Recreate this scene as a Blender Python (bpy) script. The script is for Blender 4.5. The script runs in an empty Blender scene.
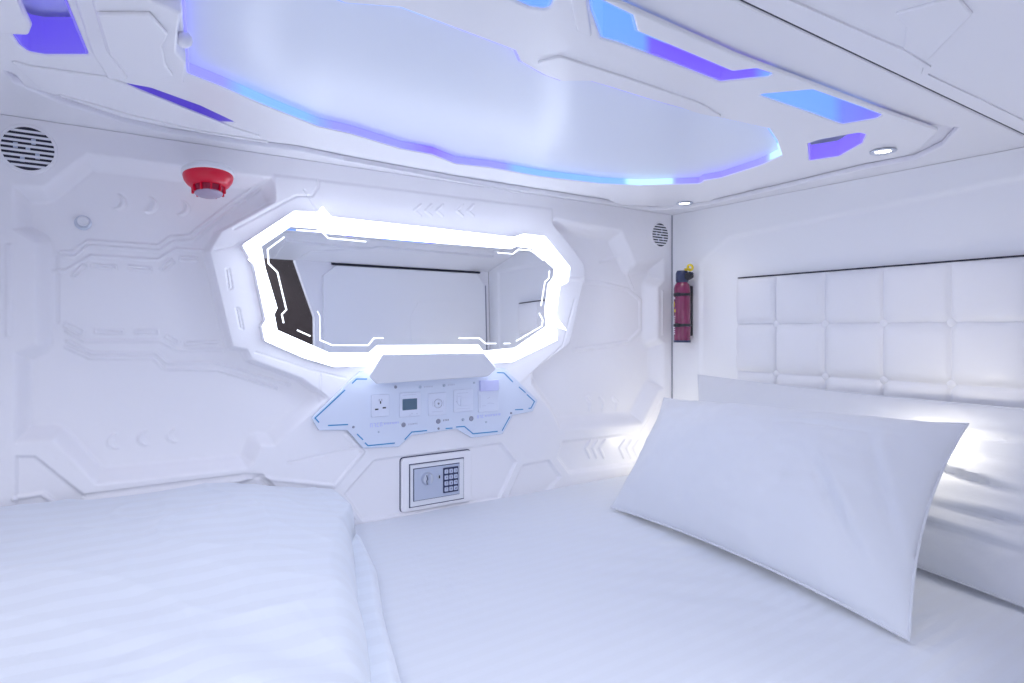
import bpy, bmesh, math, random
import numpy as np
from mathutils import Vector, Matrix, noise
from mathutils.geometry import tessellate_polygon
random.seed(4)
D = bpy.data
col = bpy.context.scene.collection

# ------------------------------------------------------------------ place measures (metres)
CX, CY, CZ = 0.0, -1.72, 0.991          # tripod position, in the aisle just outside the opening
FPX = 633.0; YAW = math.radians(34.4); HOR = 330.0
SN, CS = math.sin(YAW), math.cos(YAW)
XH = 1.95       # headboard wall
XF = -0.40      # foot wall
YO = -1.47      # wall with the opening
ZC = CZ+0.458   # ceiling
ZB = 0.45       # top of the bed
YS = -1.17      # seam between ceiling shell and the sloped valance

def ray(px, py):
    t = (px-512.0)/FPX; u = (HOR-py)/FPX
    return (SN+CS*t, CS-SN*t, u)
def B(px, py, w=0.0):            # point of the long wall (x, z)
    d = ray(px, py); t = (-w-CY)/d[1]
    return (CX+d[0]*t, CZ+d[2]*t)
def K(px, py, w=0.0):            # point of the ceiling (x, y)
    d = ray(px, py); t = (ZC+w-CZ)/d[2]
    return (CX+d[0]*t, CY+d[1]*t)
def H(px, py, w=0.0):            # point of the headboard wall (-y, z)
    d = ray(px, py); t = (XH-w-CX)/d[0]
    return (-(CY+d[1]*t), CZ+d[2]*t)
BL = lambda pts, w=0.0: [B(x, y, w) for x, y in pts]
KL = lambda pts, w=0.0: [K(x, y, w) for x, y in pts]
HL = lambda pts, w=0.0: [H(x, y, w) for x, y in pts]
def frame(o, u, v, n):
    m = Matrix.Identity(4)
    for i, c in enumerate((u, v, n, o)):
        for k in range(3): m[k][i] = c[k]
    return m
PB = frame((0,0,0), (1,0,0), (0,0,1), (0,-1,0))          # long wall, w towards the room
PH = frame((XH,0,0), (0,-1,0), (0,0,1), (-1,0,0))        # headboard wall
PC = frame((0,0,ZC), (1,0,0), (0,1,0), (0,0,1))          # ceiling, w upwards
PO = frame((0,YO,0), (1,0,0), (0,0,1), (0,-1,0))         # opening wall

# ------------------------------------------------------------------ materials
def mat(name, color, rough=.4, metal=0., coat=0., sheen=0., emit=None, es=0., bump=None, spec=.5):
    m = D.materials.new(name); m.use_nodes = True
    nt = m.node_tree; b = nt.nodes['Principled BSDF']
    b.inputs['Base Color'].default_value = (*color, 1)
    b.inputs['Roughness'].default_value = rough
    b.inputs['Metallic'].default_value = metal
    b.inputs['Coat Weight'].default_value = coat
    b.inputs['Coat Roughness'].default_value = .25
    b.inputs['Sheen Weight'].default_value = sheen
    b.inputs['Specular IOR Level'].default_value = spec
    if emit:
        b.inputs['Emission Color'].default_value = (*emit, 1)
        b.inputs['Emission Strength'].default_value = es
    if bump:
        sc, st, dist = bump
        tc = nt.nodes.new('ShaderNodeTexCoord'); n = nt.nodes.new('ShaderNodeTexNoise')
        n.inputs['Scale'].default_value = sc; n.inputs['Detail'].default_value = 4
        bp = nt.nodes.new('ShaderNodeBump'); bp.inputs['Strength'].default_value = st; bp.inputs['Distance'].default_value = dist
        nt.links.new(tc.outputs['Object'], n.inputs['Vector'])
        nt.links.new(n.outputs['Fac'], bp.inputs['Height']); nt.links.new(bp.outputs['Normal'], b.inputs['Normal'])
    return m
M = {}
M['shell'] = mat('white moulded plastic', (.915,.905,.935), .38, coat=.25, bump=(9, .12, .02))
M['shell_c'] = mat('white ceiling plastic', (.89,.885,.91), .32, coat=.3, bump=(7, .08, .02))
M['panel'] = mat('lamp panel plastic', (.80,.85,.95), .30)  # blue tint in the base colour stands in for LED glow
M['head'] = mat('head wall laminate', (.93,.935,.955), .42, bump=(6, .05, .02))
M['leather'] = mat('white leatherette', (.86,.86,.89), .38, bump=(160, .15, .002))
M['pillow'] = mat('white pillow cotton', (.74,.755,.80), .85, sheen=.25, bump=(11, .25, .012))
M['dark'] = mat('dark gap', (.03,.03,.05), .7)
M['mirror'] = mat('mirror silver', (.90,.92,.95), .015, metal=1.)
M['band'] = mat('lit acrylic band', (.9,.9,.95), .4, emit=(.80,.87,1.), es=4.2)
M['etch_reflection'] = mat('lit etched and reflection line', (.9,.9,.95), .4, emit=(.9,.95,1.), es=1.6)
M['face'] = mat('control faceplate', (.74,.80,.93), .25, coat=.4)
M['blue'] = mat('blue line', (.02,.22,.46), .4, emit=(.04,.35,.70), es=.12)
M['module'] = mat('module white', (.76,.805,.93), .35)
M['modline'] = mat('module outline', (.55,.58,.70), .5)
M['screen'] = mat('grey display', (.10,.17,.24), .2)
M['knobg'] = mat('grey button', (.30,.31,.38), .4)
M['knobl'] = mat('pale button', (.48,.55,.66), .4)
M['palewrite'] = mat('pale blue lettering', (.50,.55,.95), .5)
M['black'] = mat('black plastic', (.02,.02,.03), .35)
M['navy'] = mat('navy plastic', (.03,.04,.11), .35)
M['safe'] = mat('safe grey paint', (.52,.57,.70), .4)
M['chrome'] = mat('satin chrome', (.62,.66,.74), .3, metal=.6)
M['key'] = mat('key cap', (.55,.60,.75), .4)
M['red'] = mat('red lens', (.60,.0,.03), .3, coat=.15, emit=(1.,.0,.03), es=.06)
M['darkred'] = mat('dark red inner', (.30,.0,.03), .3)
M['pinkish'] = mat('smoked lens foot', (.42,.34,.45), .3)
M['magenta'] = mat('crimson enamel', (.20,.012,.075), .25, coat=.6)
M['label'] = mat('printed label', (.85,.75,.80), .5)
M['yellow'] = mat('yellow plastic', (.80,.62,.02), .4)
M['white'] = mat('white plastic', (.82,.83,.87), .35)
M['lamp'] = mat('lit lamp lens', (1,1,1), .4, emit=(1.,.97,.92), es=12.)
M['brown'] = mat('brown veneer', (.035,.022,.022), .4, bump=(30,.2,.01))
M['floor'] = mat('grey floor', (.35,.34,.36), .5, bump=(20,.1,.01))
M['padded'] = mat('bed base', (.55,.55,.6), .6)

def striped(name, c1, pitch=.034, dim=.972):
    """Cotton satin with woven stripes along the bed: gloss and a whisper of relief."""
    m = mat(name, c1, .8, sheen=.25); nt = m.node_tree; b = nt.nodes['Principled BSDF']
    tc = nt.nodes.new('ShaderNodeTexCoord'); w = nt.nodes.new('ShaderNodeTexWave')
    w.wave_type = 'BANDS'; w.bands_direction = 'Y'; w.inputs['Scale'].default_value = .314/pitch
    w.inputs['Distortion'].default_value = .25; w.inputs['Detail Scale'].default_value = .6
    rp = nt.nodes.new('ShaderNodeValToRGB'); rp.color_ramp.elements[0].position = .42; rp.color_ramp.elements[1].position = .58
    nt.links.new(tc.outputs['Object'], w.inputs['Vector']); nt.links.new(w.outputs['Fac'], rp.inputs['Fac'])
    mr = nt.nodes.new('ShaderNodeMapRange'); mr.inputs['To Min'].default_value = .5; mr.inputs['To Max'].default_value = .85
    nt.links.new(rp.outputs['Color'], mr.inputs['Value']); nt.links.new(mr.outputs['Result'], b.inputs['Roughness'])
    mx = nt.nodes.new('ShaderNodeMix'); mx.data_type = 'RGBA'
    mx.inputs['A'].default_value = (*[c*dim for c in c1], 1); mx.inputs['B'].default_value = (*c1, 1)
    nt.links.new(rp.outputs['Color'], mx.inputs['Factor']); nt.links.new(mx.outputs['Result'], b.inputs['Base Color'])
    n = nt.nodes.new('ShaderNodeTexNoise'); n.inputs['Scale'].default_value = 7; n.inputs['Detail'].default_value = 5
    nt.links.new(tc.outputs['Object'], n.inputs['Vector'])
    ad = nt.nodes.new('ShaderNodeMath'); ad.operation = 'MULTIPLY_ADD'; ad.inputs[1].default_value = .03
    nt.links.new(rp.outputs['Color'], ad.inputs[0]); nt.links.new(n.outputs['Fac'], ad.inputs[2])
    bp = nt.nodes.new('ShaderNodeBump'); bp.inputs['Strength'].default_value = .3; bp.inputs['Distance'].default_value = .012
    nt.links.new(ad.outputs[0], bp.inputs['Height']); nt.links.new(bp.outputs['Normal'], b.inputs['Normal'])
    return m
M['sheet'] = striped('white satin stripe sheet', (.745,.77,.825))
M['duvet'] = striped('white satin stripe duvet', (.75,.79,.855), .055, .955)

def led(name, stops, axis='X', strength=1.):
    """LED tape whose colour runs through blue and violet along one axis of the place."""
    m = D.materials.new(name); m.use_nodes = True; nt = m.node_tree; b = nt.nodes['Principled BSDF']
    tc = nt.nodes.new('ShaderNodeTexCoord'); sp = nt.nodes.new('ShaderNodeSeparateXYZ'); rp = nt.nodes.new('ShaderNodeValToRGB')
    mr = nt.nodes.new('ShaderNodeMapRange'); lo, hi = stops[0][0], stops[-1][0]
    mr.inputs['From Min'].default_value = lo; mr.inputs['From Max'].default_value = hi
    nt.links.new(tc.outputs['Object'], sp.inputs[0]); nt.links.new(sp.outputs[axis], mr.inputs['Value'])
    nt.links.new(mr.outputs['Result'], rp.inputs['Fac'])
    e = rp.color_ramp.elements
    while len(e) < len(stops): e.new(.5)
    for k, (x, c) in enumerate(stops):
        e[k].position = (x-lo)/(hi-lo); e[k].color = (*c, 1)
    b.inputs['Base Color'].default_value = (.25,.25,.35,1)
    nt.links.new(rp.outputs['Color'], b.inputs['Emission Color']); b.inputs['Emission Strength'].default_value = strength
    return m
BLU = (.11,.29,1.); VIO = (.12,.06,.95); LAV = (.155,.155,.95); SKY = (.38,.68,.95)

# ------------------------------------------------------------------ object helpers
def finish(me, name, m, parent=None, smooth=True, angle=35):
    if m is not None and not me.materials: me.materials.append(m)
    if smooth:
        me.shade_smooth(); me.set_sharp_from_angle(angle=math.radians(angle))
    o = D.objects.new(name, me); col.objects.link(o)
    if parent is not None: o.parent = parent; o.matrix_parent_inverse = parent.matrix_world.inverted()
    return o
def tag(o, label, cat, group=None):
    o['label'] = label; o['category'] = cat
    if group: o['group'] = group
    return o
def thing(name, loc, label, cat, group=None):
    o = D.objects.new(name, None); col.objects.link(o); o.location = loc; o.empty_display_size = .05
    o.matrix_world = Matrix.Translation(loc)
    return tag(o, label, cat, group)
def struct(o): o['kind'] = 'structure'; return o

def fillet(pts, r, n=4):
    """Rounded corners for a closed outline."""
    out = []; N = len(pts)
    for i in range(N):
        p0, p, p1 = Vector(pts[i-1]), Vector(pts[i]), Vector(pts[(i+1) % N])
        a, b = (p0-p), (p1-p); la, lb = a.length, b.length
        if la < 1e-6 or lb < 1e-6: continue
        a /= la; b /= lb; ang = a.angle(b, math.pi)
        if ang > 3.0: out.append(tuple(p)); continue
        d = min(r/math.tan(ang/2), la*.45, lb*.45)
        s, e = p+a*d, p+b*d
        for k in range(n+1):
            t = k/n; q = s*(1-t)**2 + p*2*t*(1-t) + e*t*t; out.append((q.x, q.y))
    return out

def plate_mesh(outlines, P, w0, w1, bevel=.002, res=2):
    """A slab between depths w0 and w1 with rounded rims; further outlines are holes."""
    cu = D.curves.new('tmp', 'CURVE'); cu.dimensions = '2D'; cu.fill_mode = 'BOTH'
    th = abs(w1-w0); bevel = min(bevel, th*.49)
    cu.extrude = th/2-bevel; cu.bevel_depth = bevel; cu.bevel_resolution = res; cu.offset = -bevel
    for pts in outlines:
        s = cu.splines.new('POLY'); s.points.add(len(pts)-1); s.use_cyclic_u = True
        for k, p in enumerate(pts): s.points[k].co = (p[0], p[1], 0, 1)
    o = D.objects.new('tmp', cu); col.objects.link(o)
    dg = bpy.context.evaluated_depsgraph_get()
    me = D.meshes.new_from_object(o.evaluated_get(dg))
    D.objects.remove(o); D.curves.remove(cu)
    me.transform(P @ Matrix.Translation((0, 0, (w0+w1)/2)))
    return me
def plate(name, outlines, P, w0, w1, m, parent=None, bevel=.002, res=2):
    if not isinstance(outlines[0][0], (tuple, list)): outlines = [outlines]
    return finish(plate_mesh(outlines, P, w0, w1, bevel, res), name, m, parent)

class MB:
    def __init__(s): s.bm = bmesh.new()
    def box(s, a, b, P=Matrix.Identity(4), bev=0.):
        bm2 = bmesh.new(); bmesh.ops.create_cube(bm2, size=1)
        for v in bm2.verts:
            v.co = Vector([(a[i]+b[i])/2 + v.co[i]*(b[i]-a[i]) for i in range(3)])
        if bev: bmesh.ops.bevel(bm2, geom=list(bm2.edges), offset=bev, segments=2, affect='EDGES')
        bm2.transform(P); me = D.meshes.new('t'); bm2.to_mesh(me); s.bm.from_mesh(me); D.meshes.remove(me); bm2.free(); return s
    def mesh(s, me): s.bm.from_mesh(me); D.meshes.remove(me); return s
    def line(s, pts, wd, P, w0, w1, closed=False):
        """Flat ribbon of constant width following a polyline, mitred corners, real thickness."""
        pts = [Vector(p) for p in pts]; n = len(pts); L, R = [], []
        for i, p in enumerate(pts):
            if closed: a, b = pts[i-1], pts[(i+1) % n]
            else: a, b = (pts[i-1] if i else None), (pts[i+1] if i < n-1 else None)
            d0 = (p-a).normalized() if a is not None else None; d1 = (b-p).normalized() if b is not None else None
            if d0 is None: d0 = d1
            if d1 is None: d1 = d0
            n0 = Vector((-d0.y, d0.x)); n1 = Vector((-d1.y, d1.x)); mm = (n0+n1)
            if mm.length < 1e-4: mm = n0
            mm.normalize(); k = 1/max(.4, mm.dot(n0))
            L.append(p+mm*wd/2*k); R.append(p-mm*wd/2*k)
        vs = []
        for i in range(n):
            vs.append([s.bm.verts.new(P @ Vector((q.x, q.y, w))) for q, w in ((L[i], w0), (R[i], w0), (R[i], w1), (L[i], w1))])
        rng = range(n) if closed else range(n-1)
        for i in rng:
            j = (i+1) % n
            for k in range(4): s.bm.faces.new((vs[i][k], vs[i][(k+1) % 4], vs[j][(k+1) % 4], vs[j][k]))
        if not closed: s.bm.faces.new(vs[0]); s.bm.faces.new(vs[-1][::-1])
        return s
    def lathe(s, prof, T=Matrix.Identity(4), seg=32):
        """prof: (radius, height) pairs round local z."""
        rings = []
        for r, z in prof:
            if r < 1e-6: rings.append([s.bm.verts.new(T @ Vector((0, 0, z)))])
            else: rings.append([s.bm.verts.new(T @ Vector((r*math.cos(2*math.pi*k/seg), r*math.sin(2*math.pi*k/seg), z))) for k in range(seg)])
        for a, b in zip(rings, rings[1:]):
            for k in range(seg):
                j = (k+1) % seg
                if len(a) == 1 and len(b) == 1: continue
                if len(a) == 1: s.bm.faces.new((a[0], b[j], b[k]))
                elif len(b) == 1: s.bm.faces.new((a[k], a[j], b[0]))
                else: s.bm.faces.new((a[k], a[j], b[j], b[k]))
        return s
    def build(s, name, m, parent=None, smooth=True):
        bmesh.ops.recalc_face_normals(s.bm, faces=list(s.bm.faces))
        me = D.meshes.new(name); s.bm.to_mesh(me); s.bm.free()
        return finish(me, name, m, parent, smooth)
def disc(u, v, r, P, w0, w1, prof=None):
    T = P @ Matrix.Translation((u, v, 0)); b = min(r*.25, abs(w1-w0)*.4)
    sg = 1 if w1 > w0 else -1
    return MB().lathe(prof or [(0, w0), (r, w0), (r, w1-sg*b), (r-b, w1), (0, w1)], T)

def circle(u, v, r, n=32): return [(u+r*math.cos(2*math.pi*k/n), v+r*math.sin(2*math.pi*k/n)) for k in range(n)]
def rrect(u0, v0, u1, v1, r): return fillet([(u0, v0), (u1, v0), (u1, v1), (u0, v1)], r)

# ------------------------------------------------------------------ relief walls (real displaced geometry)
def seg_dist(pts, U, V, closed):
    d = np.full(U.shape, 1e9)
    n = len(pts)
    for i in range(n if closed else n-1):
        ax, ay = pts[i]; bx, by = pts[(i+1) % n]
        ex, ey = bx-ax, by-ay; L = ex*ex+ey*ey+1e-12
        t = np.clip(((U-ax)*ex+(V-ay)*ey)/L, 0, 1)
        d = np.minimum(d, np.hypot(U-ax-t*ex, V-ay-t*ey))
    return d
def sdist(pts, U, V):
    d = seg_dist(pts, U, V, True); ins = np.zeros(U.shape, bool); n = len(pts)
    for i in range(n):
        ax, ay = pts[i]; bx, by = pts[(i+1) % n]
        if ay == by: continue
        c = ((ay > V) != (by > V)) & (U < (bx-ax)*(V-ay)/(by-ay)+ax)
        ins ^= c
    return np.where(ins, -d, d)
def sstep(x): x = np.clip(x, 0, 1); return x*x*(3-2*x)
class Relief:
    def __init__(s, u0, u1, v0, v1, st):
        s.nu = int((u1-u0)/st)+1; s.nv = int((v1-v0)/st)+1
        s.U, s.V = np.meshgrid(np.linspace(u0, u1, s.nu), np.linspace(v0, v1, s.nv), indexing='ij')
        s.h = np.zeros(s.U.shape)
    def sub(s, pts, pad):
        a = np.array(pts); lo, hi = a.min(0)-pad, a.max(0)+pad
        iu = np.searchsorted(s.U[:, 0], [lo[0], hi[0]]); iv = np.searchsorted(s.V[0], [lo[1], hi[1]])
        return (slice(iu[0], iu[1]), slice(iv[0], iv[1]))
    def step(s, pts, height, width):            # raise (or sink) the inside of a polygon with a sloping rim
        k = s.sub(pts, .002)
        s.h[k] += height*sstep(-sdist(pts, s.U[k], s.V[k])/width)
    def line(s, pts, height, width, closed=False):
        k = s.sub(pts, width*2); d = seg_dist(pts, s.U[k], s.V[k], closed)
        s.h[k] += height*sstep(1.6-d/(width*.5))
    def crescent(s, c, r, off, height):
        k = s.sub([c], r*1.2); U, V = s.U[k], s.V[k]
        a = np.hypot(U-c[0], V-c[1])-r; b = np.hypot(U-c[0]-off[0], V-c[1]-off[1])-r*.85
        s.h[k] += height*sstep(-np.maximum(a, -b)/.006)
    def build(s, name, P, m, back=.05, parent=None):
        nu, nv = s.nu, s.nv
        co = np.stack([s.U, s.V, s.h], -1).reshape(-1, 3)
        lo = s.h.min()-back
        bu = np.array([[s.U[0,0], s.V[0,0], lo], [s.U[-1,0], s.V[0,0], lo], [s.U[-1,-1], s.V[0,-1], lo], [s.U[0,0], s.V[0,-1], lo]])
        i = np.arange(nu-1)[:, None]*nv+np.arange(nv-1)[None, :]
        q = np.stack([i, i+nv, i+nv+1, i+1], -1).reshape(-1, 4)
        base = nu*nv
        bm_faces = q.tolist()
        e0 = [k*nv for k in range(nu)]; e1 = [(nu-1)*nv+k for k in range(nv)]
        e2 = [k*nv+nv-1 for k in range(nu)]; e3 = list(range(nv))
        extra = [e0[::-1]+[base, base+1], e1[::-1]+[base+1, base+2], e2+[base+2, base+3], e3+[base+3, base], [base, base+3, base+2, base+1]]
        me = D.meshes.new(name); me.from_pydata(np.concatenate([co, bu]).tolist(), [], bm_faces+extra)
        me.transform(P); me.update()
        me.materials.append(m)
        me.shade_smooth()
        me.set_sharp_from_angle(angle=math.radians(75))
        o = D.objects.new(name, me); col.objects.link(o)
        if parent is not None: o.parent = parent; o.matrix_parent_inverse = parent.matrix_world.inverted()
        return o

# ================================================================== LONG WALL
WD = .050                                            # depth of the big recesses
R = Relief(XF, XH-.002, .40, ZC-.001, .0022)
rec_l = BL([(11,183),(42,185),(86,152),(146,160),(240,172),(272,176),(300,230),(340,300),(330,398),(323,404),(275,447),(262,447),(256,463),(248,470),(95,486),(52,441),(12,445),(12,352),(34,343),(34,243),(11,230)])
rec_r = BL([(553,216),(583,222),(622,229),(637,262),(665,256),(665,281),(659,288),(659,337),(665,342),(665,389),(659,392),(643,425),(560,432),(551,415),(530,385),(530,300),(545,240)])
R.step(rec_l, -WD, .034)
R.step(rec_r, -WD, .05)
# raised surround of the mirror
sur = BL([(272,173),(272,200),(218,229),(205,251),(229,349),(244,352),(249,362),(300,381),(330,402),(500,402),(530,376),(571,345),(587,272),(585,262),(553,222),(553,208)], 0)
k_ = sdist(sur, R.U, R.V); t_ = sstep(-k_/.010)
R.h = R.h*(1-t_) + .004*t_
# inner line of the surround
R.line(BL([(249,240),(237,245),(215,250)]), -.003, .005)
R.line(BL([(234,229),(296,196),(312,196),(318,187),(318,180)]), -.0035, .005)
R.line(BL([(304,190),(316,210)]), -.003, .004)
R.line(BL([(255,352),(310,370),(345,378)]), -.003, .004)
R.line(BL([(320,374),(320,402)]), -.003, .004)
R.line(BL([(533,372),(562,346),(574,300)]), -.003, .006)
for a in ([(226,269),(229,269),(232,288),(229,290)], [(236,308),(239,309),(243,329),(240,328)]): R.line(BL(a), -.003, .0035, True)
# engraved circuits on the floor of the left recess
F = -WD
def e(px, hgt=.0045, wd=.0055): R.line(BL(px, F), hgt, wd)
e([(60,252),(72,252),(88,241),(158,246),(170,237),(189,236),(222,210),(260,183)])
e([(64,257),(75,257),(89,246),(160,251),(173,242),(192,241),(226,214),(262,188)])
e([(55,271),(66,271),(90,256),(158,260),(176,249),(204,251)])
e([(66,331),(84,341),(160,341),(177,350),(222,350)])
e([(67,341),(91,353),(155,353),(167,363),(215,363),(290,385)])
e([(66,347),(90,358),(153,358),(165,369),(218,370),(276,388)])
e([(57,258),(57,322)], -.003, .008)
for a in ([(72,276),(75,278),(86,267),(83,264)], [(91,264),(116,266),(116,269),(91,267)], [(128,266),(151,268),(151,271),(128,269)],
          [(160,269),(163,271),(174,262),(171,259)], [(180,257),(197,258),(197,261),(180,260)], [(66,322),(84,330),(82,334),(64,326)],
          [(95,329),(123,330),(123,334),(95,333)], [(135,330),(158,330),(158,334),(135,334)], [(167,334),(179,341),(177,344),(165,337)], [(184,342),(219,341),(219,344),(184,345)]):
    R.line(BL(a, F), .0028, .0035, True)
for c in ((117,202),(149,205),(181,208)): R.crescent(B(*c, F), .021, (-.012,.004), .006)
for c in ((116,441),(146,438),(175,435)): R.crescent(B(*c, F), .021, (.013,.002), .006)
# pillar slots and lower-left panels
R.step(BL([(4,243),(13,243),(13,338),(4,338)]), .004, .006)
R.step(BL([(661,290),(664,290),(664,336),(661,336)]), .004, .008)
R.step(BL([(14,455),(36,455),(86,495),(82,530),(14,530)]), -.010, .008)
R.line(BL([(14,499),(42,495),(53,503)]), .005, .008)
R.line(BL([(86,497),(245,476),(262,477),(285,500)]), -.008, .010)
R.step(BL([(200,495),(262,474),(284,500),(320,540),(200,540)]), -.009, .01)
R.line(BL([(287,463),(362,446)]), -.003, .005)
R.line(BL([(262,478),(335,486),(363,452),(346,434)]), .004, .009)
# plate round the safe, and the panels right of it
R.step(BL([(374,459),(501,442),(518,462),(500,500),(362,522),(343,494)]), -.009, .009)
R.step(BL([(330,500),(338,496),(358,521),(330,530)]), -.009, .008)
R.step(BL([(522,464),(550,459),(563,477),(545,495),(506,500)]), -.008, .012)
R.step(BL([(562,440),(640,431),(662,398),(668,398),(668,445),(634,466),(569,475),(556,458)]), -.012, .016)
for c in (587,594,601,621,628,635): R.line(BL([(c+4,441),(c-1,448),(c+3,457)], -.01), .004, .010)
for c in (589,602,615): R.line(BL([(c-2,398),(c+2,402),(c+1,409)], F), .004, .012)
for c in (420,431,442,462,473): R.line(BL([(c,205),(c-6,211),(c,216)]), .0025, .006)
R.line(BL([(530,293),(562,280),(600,283),(628,290),(640,300),(640,330),(628,342),(575,350)], F), .004, .012)
R.line(BL([(600,262),(620,258),(633,290)], F), .003, .01)
wall = struct(R.build('wall_back', PB, M['shell']))
struct(MB().box((XF, 0, 0), (XH, .08, .40)).build('trim_1', M['shell']))

# ================================================================== HEAD WALL, FOOT WALL, OPENING WALL, FLOOR
R2 = Relief(0.0, 1.47, .40, ZC-.001, .006)
frm = [H(699,520), H(699,262), H(728,236), H(960,199), H(1040,190)]
frm = [frm[0], frm[1], frm[2], (1.10, frm[2][1]+.045), (1.38, frm[2][1]+.045), (1.38, .42)]
R2.step(frm, -.007, .014)
struct(R2.build('wall_right', PH, M['head']))
struct(MB().box((XH+.0, -1.5, 0), (XH+.06, 0, .40)).build('trim_2', M['head']))
# slim rail hiding the joint in the corner
struct(MB().box((XH-.0035, -.0035, .45), (XH-.0005, -.0005, ZC-.002), bev=.0).build('trim_3', mat('grey joint', (.30,.30,.36), .6)))
struct(MB().box((XF-.05, YO, 0), (XF, .05, ZC)).build('wall_left', M['shell']))
ho = fillet([(-.33,.40),(.945,.40),(.945,1.11),(.855,ZC-.072),(.855,ZC-.005),(-.33,ZC-.005)], .015)
struct(plate('wall_front', [[(XF,0),(XH,0),(XH,ZC+.06),(XF,ZC+.06)], ho], PO, 0, .035, M['shell'], bevel=.004))
dr = struct(plate('door_1', fillet([(.985,.56),(1.915,.56),(1.915,1.30),(1.86,1.365),(1.05,1.365),(.985,1.31)], .008), PO, -.016, -.001, M['head'], bevel=.003))
MB().box((1.03,1.368,-.006), (1.89,1.379,-.0008), PO).build('door_gap', M['dark'], dr)
MB().box((1.912,.56,-.010), (1.925,1.30,-.0008), PO).build('door_edge', mat('grey door edge', (.22,.24,.32), .5), dr)
MB().line([(1.45,.9),(1.45,1.12),(1.50,1.2),(1.75,1.2)], .006, PO, -.0185, -.014).build('door_moulding', M['head'], dr)
struct(MB().box((-2.5,-3.2,-.05), (3.5,.1,0)).build('floor', M['floor']))
ws = thing('wardrobe', (1.4,-2.62,0), 'dark brown aisle cabinet seen only inside the mirror', 'cabinet')
MB().box((.2,-3.1,0), (2.9,-2.62,2.3), bev=.004).build('body', M['brown'], ws)
for k in range(4):
    dd = MB().box((.22+k*.67,-2.62,.06), (.22+k*.67+.655,-2.602,2.26), bev=.003).build('door', M['brown'], ws)
    MB().box((.80+k*.67,-2.602,1.0), (.815+k*.67,-2.58,1.25), bev=.003).build('handle', M['dark'], dd)
    
# ================================================================== CEILING
cm = M['shell_c']
outer = [(-40,40),(0,58),(8,75),(15,83),(60,103),(120,122),(170,134),(223,142),(296,151),(355,163),(450,184),(535,199),(599,210),(650,211),(690,208),(716,203),(792,186),(865,169),(914,160),(941,147),(959,128),(915,124),(860,104),(738,55),(610,-1)]
outer_k = [(u_, min(v_, -.020)) for u_, v_ in KL(outer)]
x_l = XF+.02
out_poly = [p for p in outer_k if p[0] > x_l+.01]
y_e = K(738,53)[1]
out_poly = [(x_l, out_poly[0][1])] + out_poly + [(x_l, y_e)]
ceil_ = struct(plate('ceiling', [[(XF-.04,.07),(XH+.05,.07),(XH+.05,YS),(XF-.04,YS)], fillet(out_poly, .02)], PC, 0, .016, cm, bevel=.005))
W0, W1 = -.012, -.003            # the frame is a thin shell just below the ceiling
inner = [(-30,60),(14,74),(24,86),(60,97),(120,117),(170,128),(223,136),(300,146),(430,170),(543,189),(600,197),(620,205),(667,207),(712,201),(716,198),(806,173),(865,163),(905,156),(922,148),(938,131),(882,111),(738,57),(610,0)]
inn = [(u_, min(v_, -.036)) for u_, v_ in KL(inner, W0)]; inn = [p for p in inn if p[0] > x_l+.01]
y_e2 = K(738,57,W0)[1]
inn_poly = fillet([(x_l+.003, inn[0][1])] + inn + [(x_l+.003, y_e2)], .018)
main_px = [(187,74),(218,86),(267,107),(318,127),(350,134),(400,149),(432,155),(455,164),(490,168),(540,177),(600,184),(640,186),(700,184),(704,181),(722,178),(760,166),(782,156),(777,141),(769,129),(700,114),(650,100),(605,86),(585,80),(562,82),(545,76),(520,62),(515,51),(400,8),(345,4),(290,-20),(183,-28),(182,0)]
main = KL(main_px, W0)
holes = {
 'L': [(89,56),(45,56),(28,53),(19,46),(3,22),(-6,-10),(-2,-60),(58,-60),(66,0)],
 'S': [(116,82),(150,88),(200,106),(238,124),(190,119),(150,102)],
 'E0': [(553,1),(550,8),(544,10),(530,8),(512,0),(480,-14),(500,-22),(545,-14)],
 'E1': [(590.6,11),(601,38.7),(617,43),(673,64),(720,82.5),(746,79.6),(769,77.6),(773,74.5),(756,68.9),(732,71.8),(660,41.5),(637,32),(632.5,16),(606,3),(588,-5)],
 'E2': [(756,95),(780,93),(812,90),(860,107),(882,115.5),(877,119),(842,125),(812,114)],
 'E3': [(808,144),(809,161.5),(839,157),(862,144),(866,135),(859,133),(821,139.6)],
}
hf = {k: fillet(KL(v, W0), .010) for k, v in holes.items()}
mainf = fillet(main, .012)
plate('ceiling_frame', [inn_poly, mainf]+list(hf.values()), PC, W0, W1, cm, ceil_, bevel=.0042, res=3)
# thin second ridge of the frame, the raised inner lip on the entry side
sec = KL([(300,141),(430,165),(540,184),(600,192)], -.009)
MB().line(KL([(60,92),(130,113),(200,129),(268,140)], -.009), .008, PC, -.016, -.010).build('ceiling_moulding', cm, ceil_)
MB().line(KL([(345,158),(430,174),(520,191)], -.009), .007, PC, -.016, -.010).build('ceiling_moulding', cm, ceil_)
ry = lambda p: KL(p, -.014)
plate('ceiling_moulding', fillet(ry([(10,60),(30,66),(108,77),(235,128),(268,138),(180,124),(110,106),(40,88)]), .01), PC, -.017, -.011, cm, ceil_, bevel=.003)
plate('ceiling_moulding', fillet(ry([(536,62),(560,56),(640,82),(700,103),(725,118),(700,113),(650,98),(590,80),(562,80)]), .01), PC, -.016, -.011, cm, ceil_, bevel=.002)
plate('ceiling_moulding', fillet(ry([(66,-30),(92,-30),(110,50),(128,77),(108,76),(92,50)]), .006), PC, -.020, -.011, cm, ceil_, bevel=.004)
plate('ceiling_moulding', fillet(ry([(566,-20),(584,-20),(592,38),(577,30)]), .006), PC, -.016, -.011, cm, ceil_, bevel=.003)
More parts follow.
